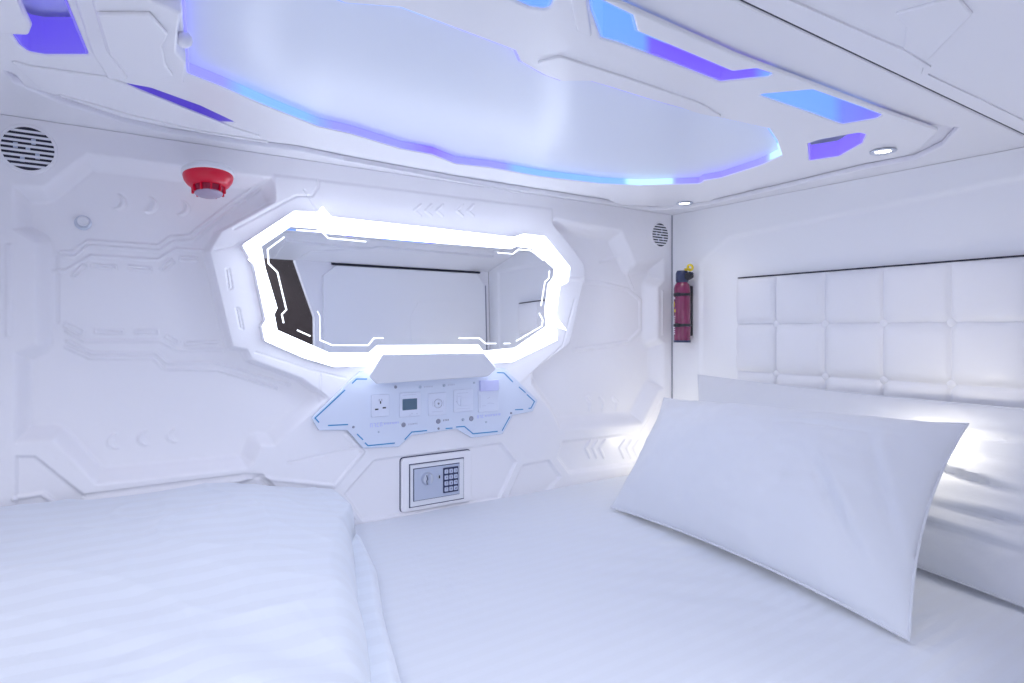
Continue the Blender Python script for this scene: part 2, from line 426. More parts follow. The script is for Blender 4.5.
# upper skin of the ceiling, above all the openings
CAV = .060
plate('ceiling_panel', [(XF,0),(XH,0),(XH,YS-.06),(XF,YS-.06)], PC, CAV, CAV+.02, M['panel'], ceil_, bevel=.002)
def inset(pts, d):
    n = len(pts); A = sum(pts[i-1][0]*pts[i][1]-pts[i][0]*pts[i-1][1] for i in range(n)); sg = 1 if A > 0 else -1; out = []
    for i in range(n):
        p0, p, p1 = Vector(pts[i-1]), Vector(pts[i]), Vector(pts[(i+1) % n]); a = (p-p0).normalized(); b = (p1-p).normalized()
        m_ = (Vector((-a.y, a.x))+Vector((-b.y, b.x)))*sg
        if m_.length < .2: continue
        m_.normalize(); k = min(1.5, 1/max(.3, m_.dot(Vector((-a.y, a.x))*sg))); out.append(tuple(p+m_*d*k))
    return out
raw = [(x_l+.003, inn[0][1])] + inn + [(x_l+.003, y_e2)]
plate('ceiling_groove', [[(XF,.02),(XH,.02),(XH,YS),(XF,YS)], inset(raw, .004)], PC, .0165, .022, cm, ceil_, bevel=.0005)
# central lamp panel with a stepped edge
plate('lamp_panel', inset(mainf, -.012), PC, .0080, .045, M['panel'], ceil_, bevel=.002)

def ring(name, pts, w0, w1, m, label, th=.003):
    # stands just outside the opening, on top of the frame, like tape stuck round its rim
    c = Vector((sum(p[0] for p in pts)/len(pts), sum(p[1] for p in pts)/len(pts)))
    o = MB().line(inset(pts, .002), th, PC, -.009, w1, True).build(name, m, smooth=False)
    return tag(o, label, 'light strip', None)
ring('led_strip', mainf, -.003, .0075, led('led main', [(.1,LAV),(.22,LAV),(.26,BLU),(.40,BLU),(.47,LAV),(.66,LAV),(.74,VIO),(.84,LAV),(.98,LAV),(1.02,BLU),(1.38,BLU),(1.40,SKY),(1.50,SKY),(1.51,LAV),(1.62,VIO)], 'X', 1.35),
     'blue and violet light strip running round the large central ceiling panel')
spec = {'L': ([(-.3,VIO),(.3,VIO)], 'violet light strip inside the ceiling opening above the left wall vent', .55),
        'S': ([(-.3,(.12,.06,.8)),(.9,(.12,.06,.8))], 'thin dark violet light strip in the narrow slit above the red alarm', .45),
        'E0': ([(.2,BLU),(.9,BLU)], 'short blue light strip cut off by the top edge, left of the long violet one', 1.),
        'E1': ([(.5,BLU),(.745,BLU),(.765,VIO),(.985,VIO),(1.0,BLU),(1.17,BLU),(1.30,LAV),(1.6,LAV)], 'long blue and violet light strip in the bent ceiling opening, longest on the entry side', 1.),
        'E2': ([(1.1,BLU),(1.32,BLU),(1.40,VIO),(1.9,VIO)], 'blue to violet light strip in the pointed ceiling opening just beyond the long bent one', 1.),
        'E3': ([(1.3,(.16,.09,.9)),(1.9,(.16,.09,.9))], 'violet light strip in the small rounded opening beside the bright ceiling downlight', .9)}
for k, (st, lb, s_) in spec.items():
    ring('led_strip', hf[k], -.003, {'L': .050, 'E3': .030, 'S': .03}.get(k, CAV-.001), led('led '+k, st, 'X', s_), lb)

# lamp housing at the upper left and the small cover beside the violet opening
lh = thing('ceiling_lamp_housing', (*K(140,40), ZC), 'angular white housing on the ceiling above the red alarm', 'lamp housing')
def KW(pts, w): return KL(pts, w)
plate('base', fillet(KW([(84,-70),(150,-70),(152,1),(181,14),(178,34),(177,53),(186,64),(184,84),(168,84),(126,76),(106,52),(92,4)], -.034), .004), PC, -.034, -.0115, cm, lh, bevel=.004)
plate('cover', fillet(KW([(97,15),(150,15),(168,35),(162,47),(166,66),(173,76),(160,80),(126,72),(109,54)], -.040), .004), PC, -.041, -.034, cm, lh, bevel=.003)
u, v = K(184,40,-.02); MB().lathe([(0,-.012),(.006,-.0105),(.0105,-.006),(.012,0),(.0105,.006),(.006,.012),(0,.012)], PC @ Matrix.Translation((u,v,-.020))).build('stud', cm, lh)
cv = thing('ceiling_cover', (*K(10,12), ZC), 'small white rounded cover overlapping the violet ceiling opening at upper left', 'cover')
plate('shell', fillet(KW([(-30,-15),(12,-25),(21,-5),(32,20),(29,28),(5,27),(-14,24)], -.012), .006), PC, -.024, -.0115, cm, cv, bevel=.006, res=3)
plate('lid', fillet(KW([(-22,-12),(8,-18),(16,-4),(24,17),(6,20),(-10,18)], -.028), .006), PC, -.029, -.024, cm, cv, bevel=.002)

def downlight(px, py, label, en=1.6):
    u, v = K(px, py, -.010); t = thing('downlight', (u, v, ZC-.009), label, 'ceiling light', 'small round ceiling downlights')
    MB().lathe([(.017,.0),(.026,.0),(.030,-.0025),(.029,-.005),(.024,-.006),(.019,-.004),(.017,0)], Matrix.Translation((u,v,ZC-.0122))).build('trim_ring', M['chrome'], t)
    MB().lathe([(0,-.0045),(.012,-.004),(.018,-.0022),(.018,0),(0,0)], Matrix.Translation((u,v,ZC-.0122))).build('lens', M['lamp'], t)
    la = D.lights.new('downlight_beam', 'SPOT'); la.energy = en; la.spot_size = math.radians(120); la.spot_blend = .8; la.color = (1,.95,.88); la.shadow_soft_size = .018
    lo = D.objects.new('downlight_beam', la); col.objects.link(lo); lo.location = (u, v, ZC-.018)
downlight(883,149.5, 'bright round downlight in the ceiling corner above the headboard')
downlight(-150,-60, 'unseen downlight added to brighten the foot end, beyond the left edge of the view', 4.0)  # unseen lamp added as fill for the foot end
downlight(684.5,202, 'small downlight in the ceiling above the fire extinguisher')

# sloped valance between ceiling shell and opening
sl = math.atan2(.068, .3)
PV = frame((0, YS-.005, ZC+.0), (1,0,0), (0,-math.cos(sl),-math.sin(sl)), (0,math.sin(sl),-math.cos(sl)))
def V(px, py):
    d = ray(px, py); o = PV.translation; n = PV.to_3x3() @ Vector((0,0,1)); c = Vector((CX,CY,CZ)); dd = Vector(d)
    p = c + dd*((o-c).dot(n)/dd.dot(n)); q = PV.inverted() @ p; return (q.x, q.y)
val = struct(plate('trim_4', [(XF,0),(XH,0),(XH,.309),(XF,.309)], PV, -.012, 0, cm, bevel=.002))
MB().line([(XF,-.006),(XH,-.006)], .014, PC @ Matrix.Translation((0,YS,0)), .003, .012).build('joint', M['dark'], val)
pv = [V(*p) for p in [(1060,134),(1024,116),(982,95),(926,68),(929,60),(903,43),(880,33),(780,-12)]]
plate('moulded_panel', fillet(pv+[(pv[-1][0], .285), (1.8, .285), (1.8, .12)], .004), PV, .0, .009, cm, val, bevel=.004)
pv2 = [V(*p) for p in [(929,53),(905,40),(908,18),(898,4),(960,-14),(975,4)]]
plate('moulded_panel', fillet(pv2, .004), PV, .008, .013, cm, val, bevel=.003)
MB().line(pv[:8], .010, PV, -.001, .012).build('moulded_ridge', cm, val)
MB().line([V(1030,57), V(994,86), V(988,96)], .004, PV, .003, .006).build('moulded_seam', cm, val)

# ================================================================== ILLUMINATED MIRROR
WM = .062
bo = [(244,244),(295,210.5),(320,212),(323,209),(329,216),(420,226),(516,237),(525,233.5),(546,236),(571,267),(569,282),(561,286),(556,321),(558.5,340),(513.5,362),(496,363),(483,361),(363,366),(336,367),(306,358),(267,341),(264,326),(268,320),(256,264)]
bi = [(262,246),(291.5,226),(318,228),(327,233),(420,241),(512,248.5),(518,246),(534,248),(556,268.5),(555,277),(549.5,284),(545.5,311),(547,326),(515,347.5),(484,350.5),(479,344.5),(377,345),(369,352.5),(330,352.5),(278,330),(275,314),(278,308),(266,268)]
mr_ = thing('illuminated_mirror', (*(lambda p: (p[0], 0))(B(410,290)), B(410,290)[1]), 'wide angular mirror with a glowing white border on the long wall', 'mirror')
bop, bip = BL(bo, WM), BL(bi, WM)
plate('housing', fillet(bop, .006), PB, .001, .040, M['shell'], mr_, bevel=.003)
plate('light_band', [fillet(bop, .008), fillet(bip, .004)], PB, .034, WM, M['band'], mr_, bevel=.006, res=3)
ce = (sum(p[0] for p in bip)/len(bip), sum(p[1] for p in bip)/len(bip))
gl = [(ce[0]+(p[0]-ce[0])*1.012, ce[1]+(p[1]-ce[1])*1.03) for p in bip]
glass = plate('glass', gl, PB, .040, .056, M['mirror'], mr_, bevel=.0003)
z6 = lambda L: [(230+x/2.844, 200+y/2.844) for x, y in L]
z8 = lambda L: [(430+x/4.553, 230+y/4.553) for x, y in L]
for L, wd in ((z6([(190,85),(262,90),(280,108),(388,118)]), .0035), (z6([(155,105),(108,140),(110,180),(135,205),(160,312),(147,325),(152,350)]), .0035),
          (z6([(190,370),(228,387)]), .0035), (z6([(255,398),(290,413),(392,413),(408,393),(435,393)]), .0035), (z6([(248,316),(255,330),(255,400)]), .0012),  # last one draws the opening's reflected white edge onto the glass
          (z6([(650,393),(708,393),(725,408),(755,408)]), .004), (z6([(777,408),(795,408)]), .004),
          (z8([(390,505),(508,437),(512,410),(496,378)]), .0035), (z8([(505,345),(524,235),(542,220),(545,185)]), .0035), (z8([(518,138),(480,105),(460,92),(405,88),(380,108),(310,103)]), .0035)):
    MB().line(BL(L, .056), wd, PB, .0555, .0572).build('etch_and_reflection_line', M['etch_reflection'], glass)
# the pane leans back by about a degree
def lean(o):
    for v in o.data.vertices: v.co.y += (v.co.z-ce[1])*.0195
lean(glass)
for c_ in glass.children: lean(c_)
# sharp white arrow tips at the border's notches
for L in ([(318,212),(322,207),(330,216)], [(254,261),(248,259),(257,267)], [(556,318),(566,330),(558,327)]):
    plate('corner_tip', BL(L, .05), PB, .045, .055, M['band'], mr_, bevel=.0005)

# ================================================================== CONTROL PANEL
WP = .016
cp = thing('control_panel', (B(425,405)[0], 0, B(425,405)[1]), 'white angular switch panel with blue outline below the glowing mirror', 'control panel')
fo = [(312,418),(352,379),(361,371),(505,368),(538,400.5),(533,411.5),(513,415.5),(503,434),(472,438),(457,429),(412,435.5),(399,447),(363.5,448.5),(348,430.5),(319,430.5)]
face = plate('faceplate', fillet(BL(fo, WP), .006), PB, .004, WP, M['face'], cp, bevel=.003)
hd = BL([(369,376),(382,354),(484,352.5),(497,368.5),(488,376.5),(376,384)], .05)
# hood: sloping ledge that juts out above the switches
hb = BL([(369,376),(382,354),(484,352.5),(497,368.5),(488,376.5),(376,384)], .064)
plate('hood_bracket', BL([(378,372),(488,368),(484,374),(382,379)], .04), PB, .012, .066, M['white'], cp, bevel=.001)
bm = bmesh.new(); va = [bm.verts.new((x, -.0635, z)) for x, z in hb]; vb = [bm.verts.new((x, -.078, z)) for x, z in BL([(370,375.5),(382.5,355),(483.5,353.5),(496,368.5),(487.5,376),(376.5,383.5)], .078)]
bm.faces.new(va); bm.faces.new(vb[::-1])
for i in range(6): bm.faces.new((va[i], va[(i+1)%6], vb[(i+1)%6], vb[i]))
bmesh.ops.recalc_face_normals(bm, faces=list(bm.faces)); bmesh.ops.bevel(bm, geom=list(bm.edges), offset=.002, segments=2, affect='EDGES')
me = D.meshes.new('hood'); bm.to_mesh(me); bm.free(); finish(me, 'hood', M['white'], cp)
blue = [[(352,383.5),(356.5,379),(367,379)], [(345,390),(315,418),(319,422.5)], [(328,425.5),(348,424.5)], [(357,434),(363,439.8)], [(364.8,442.7),(368,445.7),(394.7,443)],
        [(404.6,439.6),(411.7,432),(427,430.5)], [(445.5,428.5),(452.4,428)], [(456,427),(464.3,426.4),(473,433.8),(497.6,431.3)], [(502,430.8),(509.8,416.5)], [(515,409.7),(523,409.4)],
        [(528.5,408.4),(531,408),(534.4,401.5),(526.8,394.4)], [(519,387),(525.5,392.7)], [(512.8,382),(504,372.9),(497,372.5)]]
for L in blue: MB().line(BL(L, WP), .0032, PB, WP-.0006, WP+.0008).build('blue_line', M['blue'], face)
def pbox(px0, py0, px1, py1, w): a, b = B(px0, py1, w), B(px1, py0, w); return a[0], a[1], b[0], b[1]
def mod(cx, cy, name, hw=9.0, hh=11):
    u0, v0 = B(cx-hw, cy, WP)[0], B(cx, cy+hh, WP)[1]; u1, v1 = B(cx+hw, cy, WP)[0], B(cx, cy-hh, WP)[1]
    o = plate(name, rrect(u0, v0, u1, v1, .004), PB, WP-.001, WP+.003, M['module'], cp, bevel=.0012)
    MB().line(rrect(u0, v0, u1, v1, .004), .0008, PB, WP-.0003, WP+.0006, True).build('outline', M['modline'], o)
    return o, ((u0+u1)/2, (v0+v1)/2), u1-u0, v1-v0
W3 = WP+.003
so, (cu_, cv_), sw, sh = mod(380, 405.5, 'power_socket')
for dx, dz, w_, h_ in ((-.0115,-.010,.010,.004), (.0115,-.007,.010,.004), (0,.009,.0035,.008), (-.004,.016,.001,.006), (.004,.016,.001,.006)):
    MB().box((cu_+dx-w_/2, cv_+dz-h_/2, W3-.001), (cu_+dx+w_/2, cv_+dz+h_/2, W3+.0005), PB).build('pin_hole', M['black'], so)
sc_, (cu_, cv_), sw, sh = mod(410, 404.5, 'thermostat', 10.5, 12)
a = pbox(402.5, 398.2, 417, 410.4, W3); plate('screen', rrect(*a, .0015), PB, W3-.001, W3+.001, M['screen'], sc_, bevel=.0004)
MB().line([B(402.5,395.4,W3), B(416,394.2,W3)], .0009, PB, W3-.0005, W3+.0004).build('mark', M['modline'], sc_)
for p in ((410,415),(412,413.5),(417,413.5)): disc(*B(*p, W3), .0016, PB, W3-.001, W3+.0006).build('button', M['modline'], sc_)
di, (cu_, cv_), sw, sh = mod(437, 404, 'dial_switch')
u_, v_ = B(438, 403.5, W3)
disc(u_, v_, .011, PB, W3-.001, W3+.004).build('dial', M['module'], di)
MB().line(circle(u_, v_, .0135), .001, PB, W3-.0005, W3+.0005, True).build('dial_ring', M['knobg'], di)
disc(u_, v_, .003, PB, W3+.003, W3+.0055).build('dial_centre', M['knobg'], di)
for r_ in (.019,):
    for s_ in (-1, 1):
        MB().line([(u_+s_*r_*math.cos(t), v_+r_*math.sin(t)) for t in [x*.2-.5 for x in range(6)]], .0009, PB, W3-.0005, W3+.0005).build('mark', M['modline'], di)
MB().line([B(432,412,W3), B(443,411,W3)], .0009, PB, W3-.0005, W3+.0004).build('mark', M['modline'], di)
sl_, (cu_, cv_), sw, sh = mod(463, 400.5, 'rocker_switch', 9.5)
for p in ([(457,393.5),(468,392.5)], [(458,396.5),(462,396)], [(456,401),(459,405.5),(466,405)], [(457,409),(470,408)], [(457,395),(457,403)]): MB().line(BL(p, W3), .0009, PB, W3-.0005, W3+.0004).build('mark', M['modline'], sl_)
a = pbox(460.5, 397, 470, 406, W3); plate('rocker', rrect(*a, .002), PB, W3-.001, W3+.002, M['module'], sl_, bevel=.001)
ca, (cu_, cv_), sw, sh = mod(488, 400.5, 'card_switch', 10)
for p in ([(480,395),(480,408)], [(482,406),(486,405.5)], [(487,404),(489,403),(494,403.5)], [(487,399),(490,397)]): MB().line(BL(p, W3), .0009, PB, W3-.0005, W3+.0004).build('mark', M['modline'], ca)
a = pbox(479.5, 379.5, 498, 391.5, W3); plate('card_holder', rrect(*a, .003), PB, W3-.002, W3+.006, mat('translucent violet plastic', (.62,.64,.93), .3), ca, bevel=.0015)
for p, r_, m_, nm in (((395.5,387),.0045,'knobg','sensor'), ((420,387),.0045,'knobl','button'), ((444,385.3),.0045,'knobl','button'), ((474,382.7),.003,'knobl','screw'),
                 ((403.5,424.8),.0068,'knobg','button'), ((438.2,421.3),.0075,'knobg','button'), ((471.2,418.6),.0078,'knobg','button'), ((463,419.5),.0048,'knobl','button'),
                 ((438.5,428.5),.0035,'knobg','screw'), ((353.3,427),.0035,'knobg','screw'), ((511,413),.0035,'knobg','screw'), ((378.5,432),.0025,'knobl','screw'), ((486,422),.0025,'knobl','screw')):
    disc(*B(*p, WP), r_, PB, WP-.001, WP+.003).build(nm, M[m_], cp)
def scribble(x0, y0, x1, y1, n, h=2.2, m='palewrite', w=WP):
    """a run of tiny illegible characters"""
    b_ = MB()
    for k in range(n):
        t0 = (k+.1)/n; t1 = (k+.75)/n
        a_, c_ = B(x0+(x1-x0)*t0, y0+(y1-y0)*t0+h/2, w), B(x0+(x1-x0)*t1, y0+(y1-y0)*t1-h/2, w)
        lo, hi = (a_[0], a_[1]), (c_[0], c_[1]); kind = k % 3
        t = min(.0007, (hi[0]-lo[0])*.25)
        if kind != 1: b_.line([(lo[0]+t, lo[1]), (lo[0]+t, hi[1])], t*2, PB, w-.0003, w+.0004)
        b_.line([(lo[0], hi[1]-t), (hi[0], hi[1]-t)], t*2, PB, w-.0003, w+.0004)
        if kind != 2: b_.line([(hi[0]-t, hi[1]), (hi[0]-t, lo[1])], t*2, PB, w-.0003, w+.0004)
        else: b_.line([(lo[0], lo[1]+t), (hi[0], lo[1]+t)], t*2, PB, w-.0003, w+.0004)
    return b_.build('lettering', M[m], face, smooth=False)
scribble(370,425.5,383,424.3,4,4); scribble(384,423.8,399,422.5,8,1.8)
scribble(408,424.5,418,423.5,6,1.5,'modline'); scribble(443,420.5,449,419.8,4,1.7,'knobg'); scribble(424,387,433,386.4,6,1.4,'modline'); scribble(448,385,455,384.6,5,1.4,'modline')
scribble(477,417,484,416.2,3,3); scribble(485,415.8,501,414.2,9,1.8)

# ================================================================== SAFE
sf = thing('wall_safe', (B(436,485)[0], 0, B(436,485)[1]), 'small digital safe with round knob set in the wall below the switch panel', 'safe')
T0 = -.009
bz = [B(402,459,.004), B(472,450.5,.004), B(473,530,.004), B(401.5,530,.004)]
bz[2] = (bz[1][0], .455); bz[3] = (bz[0][0], .455); bz[1] = (bz[1][0], bz[0][1]+.0)
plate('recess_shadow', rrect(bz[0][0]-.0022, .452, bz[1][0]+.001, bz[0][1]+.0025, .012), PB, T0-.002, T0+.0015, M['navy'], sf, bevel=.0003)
plate('surround', rrect(bz[0][0], .452, bz[1][0], bz[0][1], .012), PB, T0, .002, M['shell'], sf, bevel=.003)
def rectpx(a, b, w): p, q = B(*a, w), B(*b, w); return (min(p[0],q[0]), min(p[1],q[1]), max(p[0],q[0]), max(p[1],q[1]))
fr = (B(410,465,.006)[0], B(409.6,508,.006)[1], B(464,465,.006)[0], B(410,465,.006)[1])
MB().line([(fr[0],fr[1]),(fr[2],fr[1]),(fr[2],fr[3]),(fr[0],fr[3])], .003, PB, .0015, .0025, True).build('edge_gap', M['navy'], sf)
plate('door_frame', [[(fr[0]+.002,fr[1]+.002),(fr[2]-.002,fr[1]+.002),(fr[2]-.002,fr[3]-.002),(fr[0]+.002,fr[3]-.002)]], PB, .0015, .008, M['white'], sf, bevel=.0015)
dz = (B(414,470,.009)[0], B(413.5,501,.009)[1], B(459,470,.009)[0], B(414,469.5,.009)[1])
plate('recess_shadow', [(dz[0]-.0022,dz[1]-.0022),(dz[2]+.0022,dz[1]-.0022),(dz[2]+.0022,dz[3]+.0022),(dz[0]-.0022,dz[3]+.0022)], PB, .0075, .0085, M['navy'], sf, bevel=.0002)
door = plate('door', [(dz[0],dz[1]),(dz[2],dz[1]),(dz[2],dz[3]),(dz[0],dz[3])], PB, .008, .0125, M['safe'], sf, bevel=.0012)
WS = .0125
u_, v_ = B(427,478.5,WS)
kn = MB().lathe([(0,WS-.001),(.019,WS-.001),(.019,WS+.004),(.016,WS+.012),(.014,WS+.013),(0,WS+.013)], PB @ Matrix.Translation((u_,v_,0))).build('knob', M['chrome'], door)
MB().box((u_-.003,v_-.0165,WS+.012), (u_+.003,v_+.0165,WS+.019), PB, bev=.0015).build('grip', M['safe'], kn)
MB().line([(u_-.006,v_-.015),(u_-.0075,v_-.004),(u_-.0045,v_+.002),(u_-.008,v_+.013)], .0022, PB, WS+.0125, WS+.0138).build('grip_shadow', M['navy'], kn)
u_, v_ = B(439,476.7,WS); kl = disc(u_, v_, .0068, PB, WS-.001, WS+.003).build('key_lock', M['chrome'], door)
MB().box((u_-.0022,v_-.0045,WS+.002), (u_+.0022,v_+.0045,WS+.0035), PB).build('keyhole', M['black'], kl)
kx0, kx1 = B(443,480,WS)[0], B(458,480,WS)[0]; kz1 = B(443,468,WS)[1]; kz0 = B(443,493.2,WS)[1]
kp = plate('keypad', rrect(kx0,kz0,kx1,kz1,.002), PB, WS-.001, WS+.003, M['navy'], door, bevel=.0008)
def text_mesh(s, size, P, u, v, w, depth=.0003):
    c = D.curves.new('t', 'FONT'); c.body = s; c.size = size; c.align_x = 'CENTER'; c.align_y = 'CENTER'; c.extrude = depth; c.resolution_u = 2
    o = D.objects.new('t', c); col.objects.link(o); me = D.meshes.new_from_object(o.evaluated_get(bpy.context.evaluated_depsgraph_get()))
    D.objects.remove(o); D.curves.remove(c); me.transform(P @ Matrix.Translation((u, v, w))); return me
for i, s in enumerate('123456789*0#'):
    r_, c_ = divmod(i, 3); kw, kh = (kx1-kx0)/3.3, (kz1-kz0)/4.35
    u_ = kx0+(kx1-kx0)*(.19+.31*c_); v_ = kz1-(kz1-kz0)*(.15+.235*r_)
    ky = plate('key', rrect(u_-kw*.40, v_-kh*.36, u_+kw*.40, v_+kh*.36, .0025), PB, WS+.002, WS+.005, M['key'], kp, bevel=.0008)
    finish(text_mesh(s, .0085, PB, u_, v_, WS+.0052), 'digit', M['navy'], ky, smooth=False)

# ================================================================== VENTS
def vent(cx, cz, r, label):
    t = thing('round_vent', (cx, 0, cz), label, 'vent', 'round slatted wall vents')
    disc(cx, cz, r, PB, -.004, .0012, [(0,-.004),(r,-.004),(r,.0012),(0,.0012)]).build('backing', M['dark'], t)
    MB().lathe([(r-.001,0),(r-.001,.0030),(r+.004,.0030),(r+.006,.0008),(r+.006,0),(r-.001,0)], PB @ Matrix.Translation((cx,cz,0)), 48).build('rim', M['shell'], t)
    n = 8
    for k in range(n):
        y_ = -r + 2*r*(k+1)/(n+1); h = math.sqrt(r*r-y_*y_)
        MB().box((cx-h, cz+y_-r*.055, .0008), (cx+h, cz+y_+r*.055, .0034), PB, bev=.0006).build('slat', M['white'], t)
    for dx, dz in ((-.45,.1),(.2,.35),(.35,-.3),(-.2,-.5),(0,0)):
        MB().box((cx+dx*r-.004, cz+dz*r-.006, .0003), (cx+dx*r+.004, cz+dz*r+.006, .0014), PB @ Matrix.Identity(4)).build('grille_chip', M['safe'], t)
x_, z_ = B(28,148.5); vent(x_, z_-.001, .0475, 'round slatted vent at the left end of the wall, left of the red alarm')
x_, z_ = B(660,235); vent(x_, z_, .046, 'round slatted vent in the far corner above the fire extinguisher')

# ================================================================== ALARM
ax, az = B(207,181,.045)
al = thing('alarm_beacon', (ax, 0, az), 'red domed alarm on a white base near the ceiling, left of the mirror', 'alarm')
rt = Matrix.Rotation(math.radians(171), 4, 'X')       # local z points down and a little into the room
T = Matrix.Translation((ax, -.062, az+.016)) @ rt
MB().lathe([(0,-.010),(.050,-.010),(.057,-.004),(.0585,.004),(.055,.008),(0,.008)], T, 48).build('base', M['white'], al)
MB().lathe([(0,.006),(.0545,.006),(.0555,.010),(.053,.020),(.046,.030),(.036,.036),(.0,.036)], T, 48).build('lens', M['red'], al)
MB().lathe([(0,.034),(.033,.034),(.034,.040),(.031,.050),(.0,.050)], T, 48).build('inner_lens', M['darkred'], al)
for k in range(10):
    a_ = 2*math.pi*k/10
    MB().box((-.0022,.0315,.036), (.0022,.0375,.052), T @ Matrix.Rotation(a_,4,'Z'), bev=.001).build('rib', M['red'], al)
MB().lathe([(0,.049),(.030,.049),(.031,.052),(.027,.055),(0,.056)], T, 48).build('foot', M['pinkish'], al)
MB().box((-.02,-.010,-.022), (.02,.055,-.006), Matrix.Translation((ax,-.055,az+.016)) @ Matrix.Rotation(math.radians(-9),4,'X') @ Matrix.Scale(-1,4,(0,0,1)), bev=.003).build('bracket', M['white'], al)

# ================================================================== COAT HOOK
hx, hz = B(83,223,-WD)
hk = thing('coat_hook', (hx, WD, hz), 'small white round coat hook in the left recess below the vent', 'hook')
T = frame((hx,WD,hz), (1,0,0), (0,0,1), (0,-1,0))
MB().lathe([(0,0),(.017,0),(.017,.003),(.013,.006),(0,.006)], T).build('rosette', M['chrome'], hk)
MB().lathe([(0,.005),(.005,.005),(.005,.026),(.011,.028),(.011,.034),(.008,.037),(0,.037)], T).build('peg', M['white'], hk)

# ================================================================== FIRE EXTINGUISHER
ex_y, ex_x = -H(682,310,.04)[0]-.004, XH-.044
zb, zt = H(682,342,.04)[1], H(682,266,.04)[1]
fe = thing('fire_extinguisher', (ex_x, ex_y, zb), 'crimson fire extinguisher with black head strapped in the corner beside the headboard', 'fire extinguisher')
er = .031; hh = zt-zb; T = Matrix.Translation((ex_x, ex_y, zb))
MB().lathe([(0,0),(er-.003,0),(er,.004),(er,hh*.70),(er*.92,hh*.745),(er*.62,hh*.79),(.014,hh*.81),(0,hh*.81)], T, 40).build('cylinder', M['magenta'], fe)
MB().lathe([(er-.004,-.001),(er+.0008,-.001),(er+.0008,.007),(er-.004,.007)], T, 40).build('foot_ring', M['navy'], fe)
MB().lathe([(0,hh*.775),(.021,hh*.775),(.024,hh*.80),(.024,hh*.90),(.019,hh*.935),(0,hh*.935)], T, 32).build('valve_head', M['navy'], fe)
lv = MB().box((-.012,-.050,hh*.875), (.012,-.005,hh*.905), T, bev=.004).build('lever', M['navy'], fe)
MB().lathe([(0,-.012),(.013,-.012),(.014,-.008),(.014,.008),(0,.012)], T @ Matrix.Translation((-.002,-.036,hh*.86)) @ Matrix.Rotation(math.radians(70),4,'Y'), 24).build('nozzle', M['black'], fe)
MB().box((-.010,-.040,hh*.93), (.010,-.012,hh*.96), T @ Matrix.Rotation(.0,4,'X'), bev=.004).build('safety_pin', M['yellow'], fe)
MB().lathe([(.008,-.003),(.014,-.003),(.014,.003),(.008,.003),(.008,-.003)], T @ Matrix.Translation((-.004,-.042,hh*.965)) @ Matrix.Rotation(math.radians(75),4,'Y'), 20).build('pin_ring', M['yellow'], fe)
for f_ in (.22, .62):
    MB().lathe([(er-.001,-.005),(er+.0016,-.005),(er+.0016,.005),(er-.001,.005)], T @ Matrix.Translation((0,0,hh*f_)), 40).build('strap', M['black'], fe)
    MB().box((-.036,-.014,hh*f_-.007), (-.029,.006,hh*f_+.007), T, bev=.001).build('buckle', M['black'], fe)
MB().box((.030,-.016,hh*.08), (.0442,.016,hh*.74), T, bev=.002).build('wall_bracket', M['black'], fe)
# label with vertical lettering on the room side of the cylinder
def arc_patch(a0, a1, z0, z1, name, m):
    b_ = MB(); n = 8; A = []
    for k in range(n+1):
        a_ = a0+(a1-a0)*k/n
        A.append([b_.bm.verts.new(T @ Vector((r_*math.cos(a_), r_*math.sin(a_), z))) for r_, z in ((er-.0005,z0),(er+.0006,z0),(er+.0006,z1),(er-.0005,z1))])
    for p, q in zip(A, A[1:]):
        for k in range(4): b_.bm.faces.new((p[k], p[(k+1)%4], q[(k+1)%4], q[k]))
    b_.bm.faces.new(A[0]); b_.bm.faces.new(A[-1][::-1]); return b_.build(name, m, fe)
pi = math.pi
random.seed(7)
for k in range(9):
    z0 = hh*(.10+.028*k*1.0); arc_patch(pi-.62-random.random()*.05, pi-.30, z0, z0+hh*.017, 'label_letter', M['label'])
arc_patch(pi-.45, pi-.22, hh*.39, hh*.43, 'label_mark', M['yellow']); arc_patch(pi-.62, pi-.40, hh*.46, hh*.53, 'label_mark', M['yellow']); arc_patch(pi-.55, pi-.3, hh*.56, hh*.59, 'label_mark', M['label'])

# ================================================================== HEADBOARD
hcols = [.145+.0, .3125, .467, .637, .811, .984, 1.157]
hcols = hcols[1:]; hrows = [.0, ZB+.06, CZ-.312, CZ-.146, CZ+.02, CZ+.182]
hrows = hrows[1:]
R3 = Relief(hcols[0]+.0, hcols[-1], hrows[0], hrows[-1], .0035)
R3.h[:] = .012
fu = np.zeros_like(R3.U); fv = np.zeros_like(R3.U)
for a_, b_ in zip(hcols, hcols[1:]):
    k = (R3.U >= a_) & (R3.U <= b_); fu[k] = ((R3.U[k]-a_)/(b_-a_))*2-1
for a_, b_ in zip(hrows, hrows[1:]):
    k = (R3.V >= a_) & (R3.V <= b_); fv[k] = ((R3.V[k]-a_)/(b_-a_))*2-1
R3.h += .023*np.power(np.clip((1-fu**4)*(1-fv**4), 0, 1), .45)
for a_ in hcols[1:-1]:
    for b_ in hrows[1:-1]: R3.h -= .006*np.exp(-((R3.U-a_)**2+(R3.V-b_)**2)/.012**2)
R3.h += .0015*np.sin(R3.U*38+np.cos(R3.V*25)*1.4)*np.clip(1-fu**2, 0, 1)
hb_ = thing('headboard', (XH, -.75, ZB), 'white leatherette headboard tufted in squares with round buttons on the end wall', 'headboard')
R3.h -= 0
R3.build('cushion', PH, M['leather'], back=.010, parent=hb_)
for a_ in hcols[1:-1]:
    for b_ in hrows[1:-1]:
        MB().lathe([(0,.004),(.0125,.004),(.0140,.010),(.0110,.017),(.004,.020),(0,.020)], PH @ Matrix.Translation((a_,b_,0)), 20).build('button', M['leather'], hb_)
